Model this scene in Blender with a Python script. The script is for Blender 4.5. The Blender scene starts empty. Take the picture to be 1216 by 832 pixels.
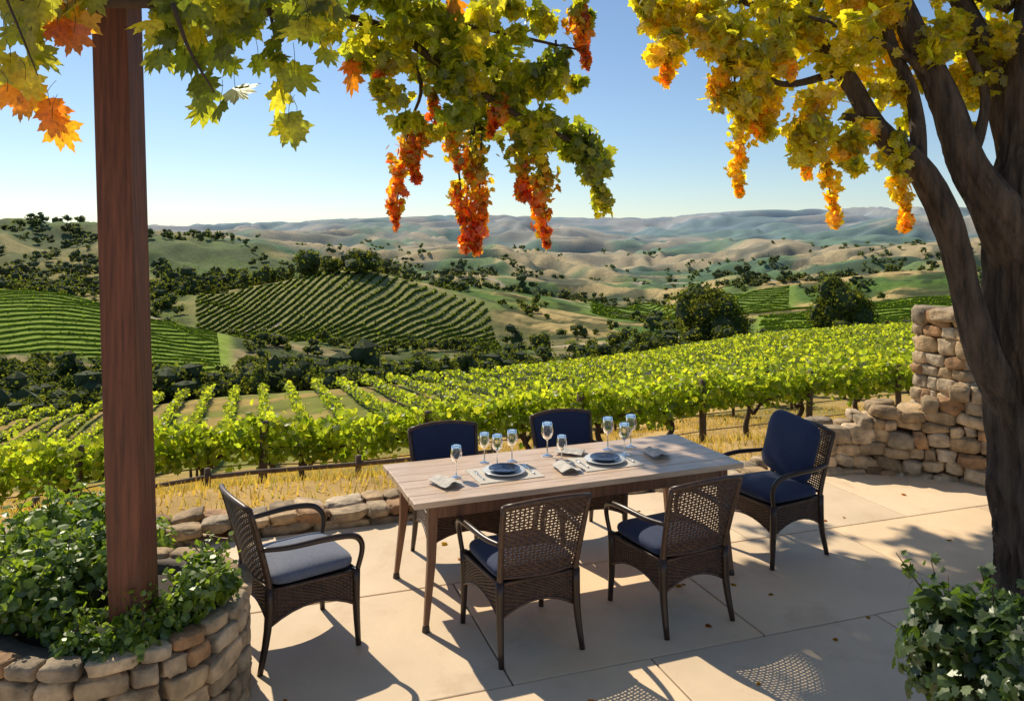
import bpy, math, numpy as np
from mathutils import Vector
rng=np.random.RandomState(7)
scene=bpy.context.scene
H=2.3
def loc(b,e,d):
    return np.array([(b-608)*d/920.0,d,H-(e-285)*d/920.0])
def nrm(a): return a/(np.linalg.norm(a,axis=-1,keepdims=True)+1e-9)
def hsh(a,b,s): 
    v=np.sin(a*127.1+b*311.7+s*74.7)*43758.5453
    return v-np.floor(v)
def vn(x,y,s=0):
    xi=np.floor(x);yi=np.floor(y);fx=x-xi;fy=y-yi
    fx=fx*fx*(3-2*fx);fy=fy*fy*(3-2*fy)
    return (hsh(xi,yi,s)*(1-fx)+hsh(xi+1,yi,s)*fx)*(1-fy)+(hsh(xi,yi+1,s)*(1-fx)+hsh(xi+1,yi+1,s)*fx)*fy
def fbm(x,y,s=0,o=4):
    r=0;a=.5;t=0
    for i in range(o):
        r=r+a*vn(x,y,s+i*3.1);t+=a;a*=.5;x,y=x*1.62+y*1.18+5.2,y*1.62-x*1.18+1.7
    return r/t
def sstep(a,b,x):
    t=np.clip((x-a)/(b-a),0,1);return t*t*(3-2*t)
# ---------------- mesh builder
class MB:
    def __init__(s): s.V=[];s.L=[];s.T=[];s.M=[];s.S=[];s.C=[];s.n=0
    def add(s,V,F,mat=0,smooth=True,col=(1,1,1)):
        V=np.asarray(V,float).reshape(-1,3)
        if isinstance(F,np.ndarray): Fs=[F]
        else:
            d={}
            for f in F: d.setdefault(len(f),[]).append(f)
            Fs=[np.array(x) for x in d.values()]
        for F in Fs:
            s.L.append((F+s.n).ravel());s.T.append(np.full(len(F),F.shape[1]))
            s.M.append(np.full(len(F),mat));s.S.append(np.full(len(F),smooth))
        col=np.asarray(col,float)
        if col.ndim==1: col=np.tile(col,(len(V),1))
        s.C.append(col);s.V.append(V);s.n+=len(V)
    def build(s,name,mats,parent=None,matrix=None):
        me=bpy.data.meshes.new(name)
        V=np.concatenate(s.V);L=np.concatenate(s.L);T=np.concatenate(s.T)
        me.vertices.add(len(V));me.vertices.foreach_set('co',V.ravel())
        me.loops.add(len(L));me.loops.foreach_set('vertex_index',L.astype(np.int32))
        me.polygons.add(len(T))
        st=np.concatenate([[0],np.cumsum(T)[:-1]])
        me.polygons.foreach_set('loop_start',st.astype(np.int32));me.polygons.foreach_set('loop_total',T.astype(np.int32))
        me.polygons.foreach_set('material_index',np.concatenate(s.M).astype(np.int32))
        me.polygons.foreach_set('use_smooth',np.concatenate(s.S).astype(bool))
        me.update(calc_edges=True)
        C=np.concatenate(s.C);at=me.color_attributes.new('Col','FLOAT_COLOR','POINT')
        at.data.foreach_set('color',np.hstack([C,np.ones((len(C),1))]).ravel().astype(np.float32))
        for m in mats: me.materials.append(m)
        me.validate()
        ob=bpy.data.objects.new(name,me);scene.collection.objects.link(ob)
        return ob
def grid_faces(r,c,wrap=False):
    i,j=np.meshgrid(np.arange(r-1),np.arange(c if wrap else c-1),indexing='ij')
    a=i*c+j;b=i*c+(j+1)%c
    return np.stack([a,b,b+c,a+c],-1).reshape(-1,4)
def catmull(P,sub):
    P=np.asarray(P,float)
    Q=np.vstack([2*P[0]-P[1],P,2*P[-1]-P[-2]]);out=[]
    for i in range(len(P)-1):
        a,b,c,d=Q[i:i+4]
        for t in np.arange(sub)/sub:
            out.append(.5*((2*b)+(-a+c)*t+(2*a-5*b+4*c-d)*t*t+(-a+3*b-3*c+d)*t**3))
    out.append(P[-1]);return np.array(out)
def tube(pts,rad,seg=8,sub=4,rough=0,square=False,seed=0):
    pr=np.hstack([np.asarray(pts,float),np.asarray(rad,float).reshape(-1,1)])
    pr=catmull(pr,sub) if sub>1 else pr
    p=pr[:,:3];r=np.maximum(pr[:,3],.0005)
    t=nrm(np.gradient(p,axis=0))
    up=np.array([0,0,1.]) if abs(t[0][2])<.9 else np.array([0,1.,0])
    a=nrm(np.cross(up,t[0]));A=[]
    for i in range(len(p)):
        a=a-t[i]*a.dot(t[i]);a=a/np.linalg.norm(a);A.append(a)
    A=np.array(A);B=np.cross(t,A)
    th=np.arange(seg)/seg*2*math.pi+(math.pi/4 if square else 0)
    rr=np.tile(r[:,None],(1,seg))*(1.2 if square else 1)
    if rough:
        ln=np.concatenate([[0],np.cumsum(np.linalg.norm(np.diff(p,axis=0),axis=1))])
        TH,LN=np.meshgrid(np.arange(seg)/seg,ln)
        n=1-2*np.abs(vn(np.abs(TH-.5)*36+seed+LN*1.2,LN*2.6,seed)-.5)-.6
        n2=fbm(np.abs(TH-.5)*6+seed,LN*2.2,seed+9,2)-.5
        rr=rr*(1+rough*.5*n+rough*.9*n2)
    V=p[:,None]+rr[...,None]*(np.cos(th)[None,:,None]*A[:,None]+np.sin(th)[None,:,None]*B[:,None])
    n=len(p);F=[tuple(x) for x in grid_faces(n,seg,True)]
    F.append(tuple(range(seg))[::-1]);F.append(tuple((n-1)*seg+k for k in range(seg)))
    return V.reshape(-1,3),F
def box(c,h,rz=0):
    s=np.array([[x,y,z] for x in(-1,1) for y in(-1,1) for z in(-1,1)],float)*np.array(h)
    R=np.array([[math.cos(rz),-math.sin(rz),0],[math.sin(rz),math.cos(rz),0],[0,0,1]])
    return s@R.T+np.array(c),np.array([[0,1,3,2],[4,6,7,5],[0,4,5,1],[2,3,7,6],[0,2,6,4],[1,5,7,3]])
def lathe(prof,seg=28,c=(0,0,0)):
    prof=np.array(prof,float);th=np.arange(seg)/seg*2*math.pi
    V=np.stack([prof[:,0][:,None]*np.cos(th),prof[:,0][:,None]*np.sin(th),np.tile(prof[:,1][:,None],(1,seg))],-1)
    return V.reshape(-1,3)+np.array(c),grid_faces(len(prof),seg,True)[:,::-1]
def sgp(x,e): return np.sign(x)*np.abs(x)**e
def sellip(h,e1=.5,e2=.35,nu=36,nv=18):
    v=np.linspace(-math.pi/2,math.pi/2,nv);u=np.arange(nu)/nu*2*math.pi
    v,u=np.meshgrid(v,u,indexing='ij')
    V=np.stack([h[0]*sgp(np.cos(v),e1)*sgp(np.cos(u),e2),h[1]*sgp(np.cos(v),e1)*sgp(np.sin(u),e2),h[2]*sgp(np.sin(v),.8)],-1)
    return V.reshape(-1,3),grid_faces(nv,nu,True)
import bmesh
def ico(sub):
    bm=bmesh.new();bmesh.ops.create_icosphere(bm,subdivisions=sub,radius=1)
    V=np.array([v.co[:] for v in bm.verts]);F=np.array([[v.index for v in f.verts] for f in bm.faces]);bm.free();return V,F
I1=ico(1);I2=ico(2);I3=ico(3)
def stone(mb,c,h,rz,mat=0,ex=.5,am=.5):
    V,F=I3;sd=rng.rand()*50
    q=sgp(V,ex)
    n=fbm(V[:,0]*1.7+sd,V[:,1]*1.7+V[:,2]*1.9+sd,sd,3)-.5
    n2=fbm(V[:,0]*5+sd,V[:,1]*5-V[:,2]*4+sd,sd+4,2)-.5
    q=q*(1+am*n+.17*n2)[:,None]*np.array(h)
    a=rng.randn()*.10;R1=np.array([[math.cos(a),0,math.sin(a)],[0,1,0],[-math.sin(a),0,math.cos(a)]])
    R=np.array([[math.cos(rz),-math.sin(rz),0],[math.sin(rz),math.cos(rz),0],[0,0,1]])
    k=.65+.7*rng.rand();w=rng.rand()
    base=np.array([.50,.34,.18])*(1-w)+np.array([.46,.37,.26])*w
    if rng.rand()<.15: base=np.array([.44,.25,.12])
    mb.add(q@R1.T@R.T+np.array(c),F,mat,True,base*k)
# ---------------- leaves
def fan(o):
    V=[(0,.05,0)]+[(x,y,-.22*abs(x)-.16*y*y) for x,y in o]
    n=len(o);F=[[0,1+i,1+(i+1)%n] for i in range(n)]
    return np.array(V,float),np.array(F)
def sym(rs):
    pts=[(math.cos(math.radians(a))*r*.74,math.sin(math.radians(a))*r*.8+.02) for a,r in rs]
    o=[(0,-.3)]+pts;return fan(o+[(-x,y) for x,y in pts[:-1]][::-1])
LOB=sym([(-62,.48),(-35,.66),(-12,.52),(10,.84),(35,.60),(62,.84),(75,.68),(90,1.0)])
LEAF=sym([(-70,.5),(-52,.55),(-40,.72),(-30,.62),(-18,.66),(-10,.5),(0,.70),(8,.78),(14,.98),(22,.78),(30,.76),(38,.55),(46,.74),(54,.80),(60,1.0),(66,.82),(72,.80),(77,.66),(82,.92),(86,.95),(90,1.15)])
HEX=(np.array([(0,-.5,0),(.42,-.25,-.08),(.5,.15,-.1),(0,.6,0),(-.5,.15,-.1),(-.42,-.25,-.08)],float),np.array([[0,1,2,3],[0,3,4,5]]))
QUAD=(np.array([(0,-.5,0),(.45,0,0),(0,.5,0),(-.45,0,0)],float),np.array([[0,1,2,3]]))
def leaves(mb,pos,size,nor,col,tmpl,mat=0,droop=False):
    n=len(pos)
    if n==0:return
    nor=nrm(nor);r=rng.randn(n,3)
    if droop: r=np.array([0,0,-1.])+rng.randn(n,3)*.5
    b=nrm(r-nor*np.sum(r*nor,1,keepdims=True));a=np.cross(b,nor)
    R=np.stack([a,b,nor],-1)
    T,F=tmpl
    sc=np.ones((n,3));sc[:,0]=.75+.4*rng.rand(n);sc[:,2]=rng.rand(n)*2.6-.3
    V=pos[:,None]+np.asarray(size).reshape(-1,1,1)*np.einsum('nij,nkj->nki',R,T[None]*sc[:,None])
    K=len(T)
    FF=(F[None]+np.arange(n)[:,None,None]*K).reshape(-1,F.shape[1])
    mb.add(V.reshape(-1,3),FF,mat,False,np.repeat(col,K,axis=0))
def mixc(cols,w):
    cols=np.array(cols);w=np.clip(w,0,.9999)*(len(cols)-1);i=w.astype(int);f=(w-i)[:,None]
    return cols[i]*(1-f)+cols[np.minimum(i+1,len(cols)-1)]*f
def ball(n,shell=.5):
    d=nrm(rng.randn(n,3));return d,d*(rng.rand(n,1)**(1/3)*(1-shell)+shell)
# ---------------- materials
def newmat(name):
    m=bpy.data.materials.new(name);m.use_nodes=True;nt=m.node_tree;nt.nodes.clear()
    return m,nt,nt.nodes,nt.links
def N(nodes,t,**k):
    n=nodes.new(t)
    for a,b in k.items():
        if a in n.inputs: n.inputs[a].default_value=b
        else: setattr(n,a,b)
    return n
def surf(name,col,rough=.6,ns=8,var=.35,bump=.2,bs=40,usecol=False,coord='Object',stretch=(1,1,1),spec=.5,metal=0,bdist=.01,sheen=0,stain=0):
    m,nt,nd,lk=newmat(name)
    out=N(nd,'ShaderNodeOutputMaterial');p=N(nd,'ShaderNodeBsdfPrincipled');lk.new(p.outputs[0],out.inputs[0])
    p.inputs['Roughness'].default_value=rough;p.inputs['Metallic'].default_value=metal;p.inputs['Specular IOR Level'].default_value=spec
    p.inputs['Sheen Weight'].default_value=sheen
    tc=N(nd,'ShaderNodeTexCoord');mp=N(nd,'ShaderNodeMapping');mp.inputs['Scale'].default_value=stretch
    lk.new(tc.outputs[coord],mp.inputs[0])
    n1=N(nd,'ShaderNodeTexNoise',Scale=ns,Detail=8.0,Roughness=.6);lk.new(mp.outputs[0],n1.inputs['Vector'])
    mr=N(nd,'ShaderNodeMapRange');mr.inputs[1].default_value=.3;mr.inputs[2].default_value=.7
    mr.inputs[3].default_value=1-var;mr.inputs[4].default_value=1+var*.6;lk.new(n1.outputs[0],mr.inputs[0])
    mx=N(nd,'ShaderNodeMix',data_type='RGBA',blend_type='MULTIPLY');mx.inputs[0].default_value=1
    if usecol:
        at=N(nd,'ShaderNodeAttribute',attribute_name='Col');src=at.outputs['Color']
    else:
        rg=N(nd,'ShaderNodeRGB');rg.outputs[0].default_value=(*col,1);src=rg.outputs[0]
    if stain:
        n3=N(nd,'ShaderNodeTexNoise',Scale=stain,Detail=9.0,Roughness=.7,Distortion=.6);lk.new(mp.outputs[0],n3.inputs['Vector'])
        r3=N(nd,'ShaderNodeMapRange');r3.inputs[1].default_value=.54;r3.inputs[2].default_value=.74;r3.inputs[4].default_value=.5;lk.new(n3.outputs[0],r3.inputs[0])
        m3=N(nd,'ShaderNodeMix',data_type='RGBA',blend_type='MULTIPLY');lk.new(r3.outputs[0],m3.inputs[0]);lk.new(src,m3.inputs[6]);m3.inputs[7].default_value=(.62,.5,.4,1);src=m3.outputs[2]
    lk.new(src,mx.inputs[6]);lk.new(mr.outputs[0],mx.inputs[7]);lk.new(mx.outputs[2],p.inputs['Base Color'])
    if bump:
        n2=N(nd,'ShaderNodeTexNoise',Scale=bs,Detail=6.0,Roughness=.6);lk.new(mp.outputs[0],n2.inputs['Vector'])
        b=N(nd,'ShaderNodeBump',Strength=bump,Distance=bdist);lk.new(n2.outputs[0],b.inputs['Height']);lk.new(b.outputs[0],p.inputs['Normal'])
    return m
def leafmat(name,trans=.5,boost=2.6,gloss=.06):
    m,nt,nd,lk=newmat(name)
    out=N(nd,'ShaderNodeOutputMaterial');at=N(nd,'ShaderNodeAttribute',attribute_name='Col')
    d=N(nd,'ShaderNodeBsdfDiffuse');t=N(nd,'ShaderNodeBsdfTranslucent');g=N(nd,'ShaderNodeBsdfGlossy',Roughness=.4)
    g.inputs[0].default_value=(.8,.85,.8,1)
    mx=N(nd,'ShaderNodeMix',data_type='RGBA',blend_type='MULTIPLY');mx.inputs[0].default_value=1;mx.inputs[7].default_value=(boost,boost*.97,boost*.4,1)
    tc=N(nd,'ShaderNodeTexCoord');nz=N(nd,'ShaderNodeTexNoise',Scale=60.0,Detail=3.0);lk.new(tc.outputs['Object'],nz.inputs['Vector'])
    mr=N(nd,'ShaderNodeMapRange');mr.inputs[1].default_value=.3;mr.inputs[2].default_value=.7;mr.inputs[3].default_value=.65;mr.inputs[4].default_value=1.25;lk.new(nz.outputs[0],mr.inputs[0])
    m0=N(nd,'ShaderNodeMix',data_type='RGBA',blend_type='MULTIPLY');m0.inputs[0].default_value=1;lk.new(at.outputs[0],m0.inputs[6]);lk.new(mr.outputs[0],m0.inputs[7])
    lk.new(m0.outputs[2],mx.inputs[6]);lk.new(mx.outputs[2],t.inputs[0]);lk.new(m0.outputs[2],d.inputs[0])
    a=N(nd,'ShaderNodeMixShader');a.inputs[0].default_value=trans;lk.new(d.outputs[0],a.inputs[1]);lk.new(t.outputs[0],a.inputs[2])
    b=N(nd,'ShaderNodeMixShader');b.inputs[0].default_value=gloss;lk.new(a.outputs[0],b.inputs[1]);lk.new(g.outputs[0],b.inputs[2])
    lk.new(b.outputs[0],out.inputs[0]);return m
M_leaf=leafmat('leaf_near',.66,4.2,.05)
M_bush=leafmat('leaf_bush',.45,2.8,.06)
M_vine=leafmat('leaf_vineyard',.62,4.3,.03)
M_far=leafmat('leaf_far',.45,2.7,.0)
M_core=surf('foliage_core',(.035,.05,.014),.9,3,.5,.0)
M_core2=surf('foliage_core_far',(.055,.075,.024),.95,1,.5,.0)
M_bark=surf('bark',(.12,.082,.056),.9,2.5,.75,1.0,6,stretch=(7,7,1.2),bdist=.05)
M_twig=surf('twig',(.07,.045,.03),.9,10,.4,.3,60)
M_stone=surf('stone',(.3,.25,.18),.85,9,.6,.6,30,usecol=True,bdist=.02)
M_mortar=surf('mortar',(.13,.105,.08),.95,12,.4,.4,60)
M_soil=surf('soil',(.05,.035,.022),.95,12,.4,.6,30)
M_slab=surf('patio_stone',(.5,.4,.3),.66,1.1,.14,.25,14,usecol=True,bdist=.01,spec=.3,stain=1.7)
M_joint=surf('patio_joint',(.17,.13,.09),.95,12,.3,.3,60)
M_post=surf('post_wood',(.15,.045,.02),.6,4,.6,.4,9,stretch=(14,14,.8),bdist=.006)
M_table=surf('table_wood',(.68,.50,.35),.33,3,.3,.25,10,stretch=(1.5,18,18),bdist=.003)
M_tleg=surf('table_leg_wood',(.22,.10,.05),.5,4,.4,.3,9,stretch=(10,10,1),bdist=.003)
M_wicker=surf('wicker',(.085,.044,.026),.42,30,.5,.3,200,bdist=.002)
M_wick2=surf('wicker_backing',(.02,.012,.008),.8,30,.3,0)
M_arm=surf('dark_wood',(.04,.022,.015),.33,8,.3,.1,40,bdist=.002)
M_navy=surf('navy_fabric',(.015,.03,.09),.85,60,.25,.3,350,bdist=.001,sheen=.12)
M_navylit=surf('navy_fabric_sunlit',(.13,.15,.21),.85,60,.2,.3,350,bdist=.001,sheen=.2)  # navy cushion cloth with its sunlit brightness put into the base colour
M_terr=surf('terrain',(1,1,1),.95,.35,.35,.5,1.2,usecol=True,bdist=.15,spec=.1)
M_fence=surf('fence_wood',(.11,.075,.05),.85,6,.4,.4,20)
M_plateb=surf('glazed_navy',(.03,.045,.09),.15,5,.1,0)
M_platew=surf('glazed_white',(.65,.66,.66),.15,5,.05,0)
M_linen=surf('linen',(.6,.56,.5),.9,60,.15,.4,300,bdist=.001)
M_steel=surf('steel',(.6,.6,.6),.2,5,.05,0,metal=1)
m,nt,nd,lk=newmat('glass');M_glass=m
o=N(nd,'ShaderNodeOutputMaterial');g=N(nd,'ShaderNodeBsdfGlass',Roughness=0.0,IOR=1.45);g.inputs[0].default_value=(.97,.98,.98,1);lk.new(g.outputs[0],o.inputs[0])
# ---------------- terrain
TU=np.array([-150,50,250,430,600,760,900,1080,1300.])
TD=np.array([14,20,30,45,60,80,110,150,200,260,320,400,480,600,750,950,1300,1700,2300,3200,4600,7000.])
TY=np.array([
[658,645,610,598,576,562,552,546,545],
[600,592,576,560,540,522,508,502,500],
[590,580,564,542,514,493,470,456,452],
[578,568,548,522,494,470,447,431,427],
[545,538,512,490,470,450,432,415,411],
[503,497,474,461,449,436,417,402,398],
[514,508,484,468,450,428,407,394,391],
[497,490,470,458,448,434,420,410,408],
[430,432,452,445,438,428,416,410,408],
[352,348,396,425,424,414,408,402,400],
[378,378,402,392,404,400,392,383,380],
[362,360,352,326,366,386,382,362,352],
[338,340,346,344,352,380,370,346,338],
[304,308,322,334,346,364,346,326,332],
[266,266,282,320,338,350,330,336,326],
[290,290,302,328,322,340,334,308,306],
[288,292,292,305,300,328,314,296,288],
[284,285,282,290,306,304,290,300,298],
[280,282,284,278,284,290,298,276,280],
[276,277,277,268,266,282,264,256,254],
[277,275,272,268,262,263,257,255,260],
[290,290,290,290,290,290,290,290,290.]])
def cr(a,b,c,d,t): return .5*((2*b)+(-a+c)*t+(2*a-5*b+4*c-d)*t*t+(-a+3*b-3*c+d)*t**3)
def relief(u,D):
    LD=np.log(D);uu=np.clip(u,-1500,2700)/100.
    wx=(fbm(uu*.7+9,LD*4,41,2)-.5)*1.6
    soft=lambda n:1-np.sqrt((2*n-1)**2+.006)
    rid=soft(fbm(uu*.75+LD*2.5+wx,LD*7.0+wx,3,3))
    rid2=soft(fbm(uu*2.0-LD*4+wx,LD*15+2*wx,17,3))
    return rid,rid2
def gz(X,Y):
    X=np.asarray(X,float);Y=np.asarray(Y,float);D=np.maximum(Y,1.)
    u=608+920*X/D
    fu=np.interp(u,TU,np.arange(len(TU)));fd=np.interp(np.log(D),np.log(TD),np.arange(len(TD)))
    iu=np.minimum(fu.astype(int),len(TU)-2);tu=fu-iu;iD=np.minimum(fd.astype(int),len(TD)-2);td=fd-iD
    def row(j):
        j=np.clip(j,0,len(TD)-1);g=lambda k:TY[j,np.clip(k,0,len(TU)-1)]
        return cr(g(iu-1),g(iu),g(iu+1),g(iu+2),tu)
    y=cr(row(iD-1),row(iD),row(iD+1),row(iD+2),td)
    z=H-(y-285)/920*D
    rid,rid2=relief(u,D)
    amp=np.interp(D,[14,60,110,200,300,420,700,1200,2500,4500,7000],[0,.0005,.001,.004,.005,.007,.018,.031,.028,.018,.008])
    z=z+amp*D*((rid-.76)*1.9)+amp*D*.4*(rid2-.76)
    z=z+(fbm(X*.35,Y*.35,5,3)-.5)*.25*sstep(8,16,D)
    d=(Y-6.67-.34*X)*.947
    w=sstep(.3,6.5,d)
    return -.3*(1-w)+z*w
def lerp(a,b,t): return a*(1-t[...,None])+b*t[...,None]
HZ=np.array([.27,.38,.52])  # distance haze, painted into the base colours of far terrain and trees
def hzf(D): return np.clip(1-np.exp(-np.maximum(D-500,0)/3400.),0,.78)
def tcol(X,Y):
    D=Y;u=608+920*X/np.maximum(Y,1);LD=np.log(np.maximum(D,1));uu=u/100
    gold=np.array([.48,.32,.12]);dk=np.array([.035,.058,.018]);tan=np.array([.50,.37,.15])
    n1=fbm(X*.25,Y*.25,1,4);c=lerp(gold,np.array([.26,.21,.07]),sstep(.52,.75,n1))
    c=c*(.7+.6*fbm(X*1.5,Y*1.5,21,3))[...,None]
    c=lerp(c,lerp(np.array([.38,.28,.09]),np.array([.20,.22,.045]),sstep(.42,.62,n1)),sstep(24,34,D))
    v=lerp(np.array([.06,.085,.028]),np.array([.34,.27,.13]),sstep(.48,.60,fbm(uu*1.6,LD*14,4,4)))
    c=lerp(c,v,np.where(u<660,sstep(84,92,D),sstep(108,122,D)))
    f=fbm(uu*.9+3,LD*7,11,4);f2=fbm(uu*2.8+7,LD*22,12,5);r1,r2=relief(u,np.maximum(D,1))
    hl=lerp(np.array([.16,.23,.05]),tan,sstep(.44,.54,f))
    hl=lerp(hl,np.array([.10,.18,.035]),(sstep(.42,.35,f)))
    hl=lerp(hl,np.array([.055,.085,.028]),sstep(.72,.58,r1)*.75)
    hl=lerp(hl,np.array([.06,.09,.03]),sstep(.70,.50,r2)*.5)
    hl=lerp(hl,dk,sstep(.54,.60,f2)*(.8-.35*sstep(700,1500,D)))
    hl=lerp(hl,np.array([.13,.16,.045]),sstep(450,300,u)*sstep(1000,800,D)*.55)
    c=lerp(c,hl,sstep(250,300,D))
    lf=sstep(205,212,D)*sstep(268,262,D)*sstep(285,265,u)
    c=lerp(c,np.array([.27,.37,.05]),lf)
    rh=sstep(285,300,D)*sstep(420,405,D)*sstep(215,240,u)*sstep(600,560,u)
    c=lerp(c,np.array([.28,.28,.10]),rh*.9)
    for f_,cc in ((sstep(465,475,D)*sstep(620,605,D)*sstep(690,705,u)*sstep(955,935,u),(.2,.3,.05)),(sstep(305,315,D)*sstep(448,436,D)*sstep(885,905,u),(.24,.34,.05))):
        c=lerp(c,np.array(cc),f_)
    for (u0,d0,u1,d1,wd) in [(640,560,830,470,4),(700,640,560,760,5),(180,262,300,330,4),(300,210,330,330,3),(880,700,1100,640,6),(760,900,880,800,8),(330,120,480,185,3),(480,185,640,215,3),(640,300,880,300,4)]:
        t=np.clip(((u-u0)*(u1-u0)+(D-d0)*(d1-d0))/((u1-u0)**2+(d1-d0)**2),0,1)
        e=np.hypot((u-u0-t*(u1-u0))/1.2,(D-d0-t*(d1-d0))*1.0+6*np.sin(t*5))
        c=lerp(c,np.array([.48,.40,.27]),sstep(wd*1.6,wd*.8,e))
    c=lerp(c,HZ,hzf(D))  # painted haze grows with depth in the ground colour
    return c
nU,nD=800,860
us=np.linspace(-750,1960,nU);Ds=np.exp(np.linspace(math.log(1.5),math.log(7000),nD))
DD,UU=np.meshgrid(Ds,us,indexing='ij');XX=(UU-608)*DD/920
ZZ=gz(XX,DD)
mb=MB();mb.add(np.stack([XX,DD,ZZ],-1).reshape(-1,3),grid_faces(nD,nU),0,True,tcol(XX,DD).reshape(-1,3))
mb.build('hills_terrain',[M_terr])
# ---------------- patio
A=math.radians(18.8);ca,sa=math.cos(A),math.sin(A)
def e2w(s,t):
    return np.array([s*ca-t*sa,6.67+s*sa+t*ca])
mb=MB()
t=-.02;row=0
while t>-13:
    dp=1.25;s=-9+(row%2)*.75-.35
    while s<9:
        ln=1.55
        x0,x1,y0,y1=s+.005,s+ln-.005,t-dp+.005,t-.005
        c=e2w((x0+x1)/2,(y0+y1)/2);k=.92+.16*rng.rand();tint=np.array([.80,.62,.42])*k+np.array([.02,0,-.015])*rng.randn()
        V,F=box((c[0],c[1],-.06+.0015*rng.rand()),((x1-x0)/2,(y1-y0)/2,.06),A);mb.add(V,F,0,False,tint)
        s+=ln
    t-=dp;row+=1
c=e2w(0,-6.6);V,F=box((c[0],c[1],-.16),(9.6,6.55,.150),A);mb.add(V,F,1,False)
patio=mb.build('patio',[M_slab,M_joint])
bv=patio.modifiers.new('b','BEVEL');bv.width=.006;bv.segments=2
def wall(name,path,hf,th,sz=(.2,.11)):
    mb=MB();p=catmull(path,12);ln=np.concatenate([[0],np.cumsum(np.linalg.norm(np.diff(p,axis=0),axis=1))])
    z=-.1;k=0
    while z<1.2:
        hh=sz[1]*(.75+.5*rng.rand());s=rng.rand()*.1
        while s<ln[-1]:
            w=sz[0]*(.5+1.1*rng.rand())
            q=[np.interp(s+w/2,ln,p[:,i]) for i in(0,1)];q2=[np.interp(s+w/2+.05,ln,p[:,i]) for i in(0,1)]
            ang=math.atan2(q2[1]-q[1],q2[0]-q[0]);top=hf(q[0])
            if z+hh*.5<top:
                for sd in(-1,1):
                    off=(th/2-.06)*sd+rng.randn()*.02
                    stone(mb,(q[0]-math.sin(ang)*off,q[1]+math.cos(ang)*off,z+hh/2+rng.randn()*.012),(w/2*1.02,th*.3,hh/2*(1.02+.2*rng.rand())),ang+rng.randn()*.06)
            s+=w
        z+=hh;k+=1
    return mb.build(name,[M_stone])
wall('stone_edging',[e2w(-6,.2),e2w(-3,.2),e2w(0,.2),e2w(3.2,.2)],lambda x:.14 if x<-.8 else .08,.36,(.28,.08))
wall('stone_wall',[(2.95,7.85),(3.4,7.9),(3.9,7.8),(4.6,7.4),(5.2,6.9),(6.4,6.5)],lambda x:np.interp(x,[2.9,3.2,3.7,4.1,4.4,6],[.3,.42,.55,.8,.85,.8])+.05*math.sin(x*9),.42,(.2,.13))
mb=MB();cx,cy=4.50,7.76;z=-.1
V,F=box((cx,cy,.7),(.22,.22,.8),A);mb.add(V,F,1,False)
while z<1.5:
    hh=.08+.09*rng.rand()
    for sd in range(4):
        an=A+sd*math.pi/2;s=-.3
        while s<.26:
            w=min(.11+.2*rng.rand(),.34-s)
            q=np.array([s+w/2,-.245+rng.randn()*.01]);x=cx+q[0]*math.cos(an)-q[1]*math.sin(an);y=cy+q[0]*math.sin(an)+q[1]*math.cos(an)
            stone(mb,(x,y,z+hh/2),(w/2,.08,hh/2*1.05),an);s+=w
    z+=hh
for i in(-1,1):
    for j in(-1,1): stone(mb,(cx+i*.16,cy+j*.16,1.57),(.18,.18,.06),A)
mb.build('stone_pillar',[M_stone,M_mortar])
# planter
mb=MB();pc=(-1.95,3.80);R=.58;PH=.55
V,F=lathe([(R-.1,0),(R-.01,0),(R-.01,PH-.03),(R-.14,PH-.02),(R-.15,PH-.12)],48,(*pc,0));mb.add(V,F,1)
V,F=lathe([(R-.1,PH-.08),(.3,PH-.04),(.001,PH-.02)],32,(*pc,0));mb.add(V,F,2)
z=0
while z<PH-.02:
    hh=.065+.05*rng.rand()
    if z+hh>PH-.06: hh=max(.05,PH-z)
    a=rng.rand();a0=a
    while a<a0+2*math.pi-.08:
        w=.09+.17*rng.rand();da=min(w/R,a0+2*math.pi-a);m_=a+da/2
        stone(mb,(pc[0]+math.cos(m_)*(R+rng.randn()*.008),pc[1]+math.sin(m_)*(R),z+hh/2),(da*R/2*.97,.055,hh/2*.97),m_+math.pi/2,ex=.42,am=.34)
        a+=da
    z+=hh
mb.build('stone_planter',[M_stone,M_mortar,M_soil])
# pergola
mb=MB()
w=.078
b0=np.array([-1.70,3.5,.4]);b1=np.array([-1.79,3.5,3.55])
V=[]
for b in(b0,b1):
    for sx,sy in((-1,-1),(1,-1),(1,1),(-1,1)): V.append(b+np.array([sx*w,sy*w,0]))
mb.add(np.array(V),np.array([[0,1,5,4],[1,2,6,5],[2,3,7,6],[3,0,4,7],[4,5,6,7],[3,2,1,0]]),0,False)
V,F=box((-1.79,1.7,3.68),(.085,1.95,.13));mb.add(V,F,0,False)
for yy in(.4,1.6,2.8):
    V,F=box((0,yy,3.88),(3.4,.05,.07));mb.add(V,F,0,False)
V,F=box((-1.79,-.1,1.77),(.08,.08,1.775));mb.add(V,F,0,False)
pg=mb.build('pergola',[M_post]);bv=pg.modifiers.new('b','BEVEL');bv.width=.007;bv.segments=2
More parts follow.
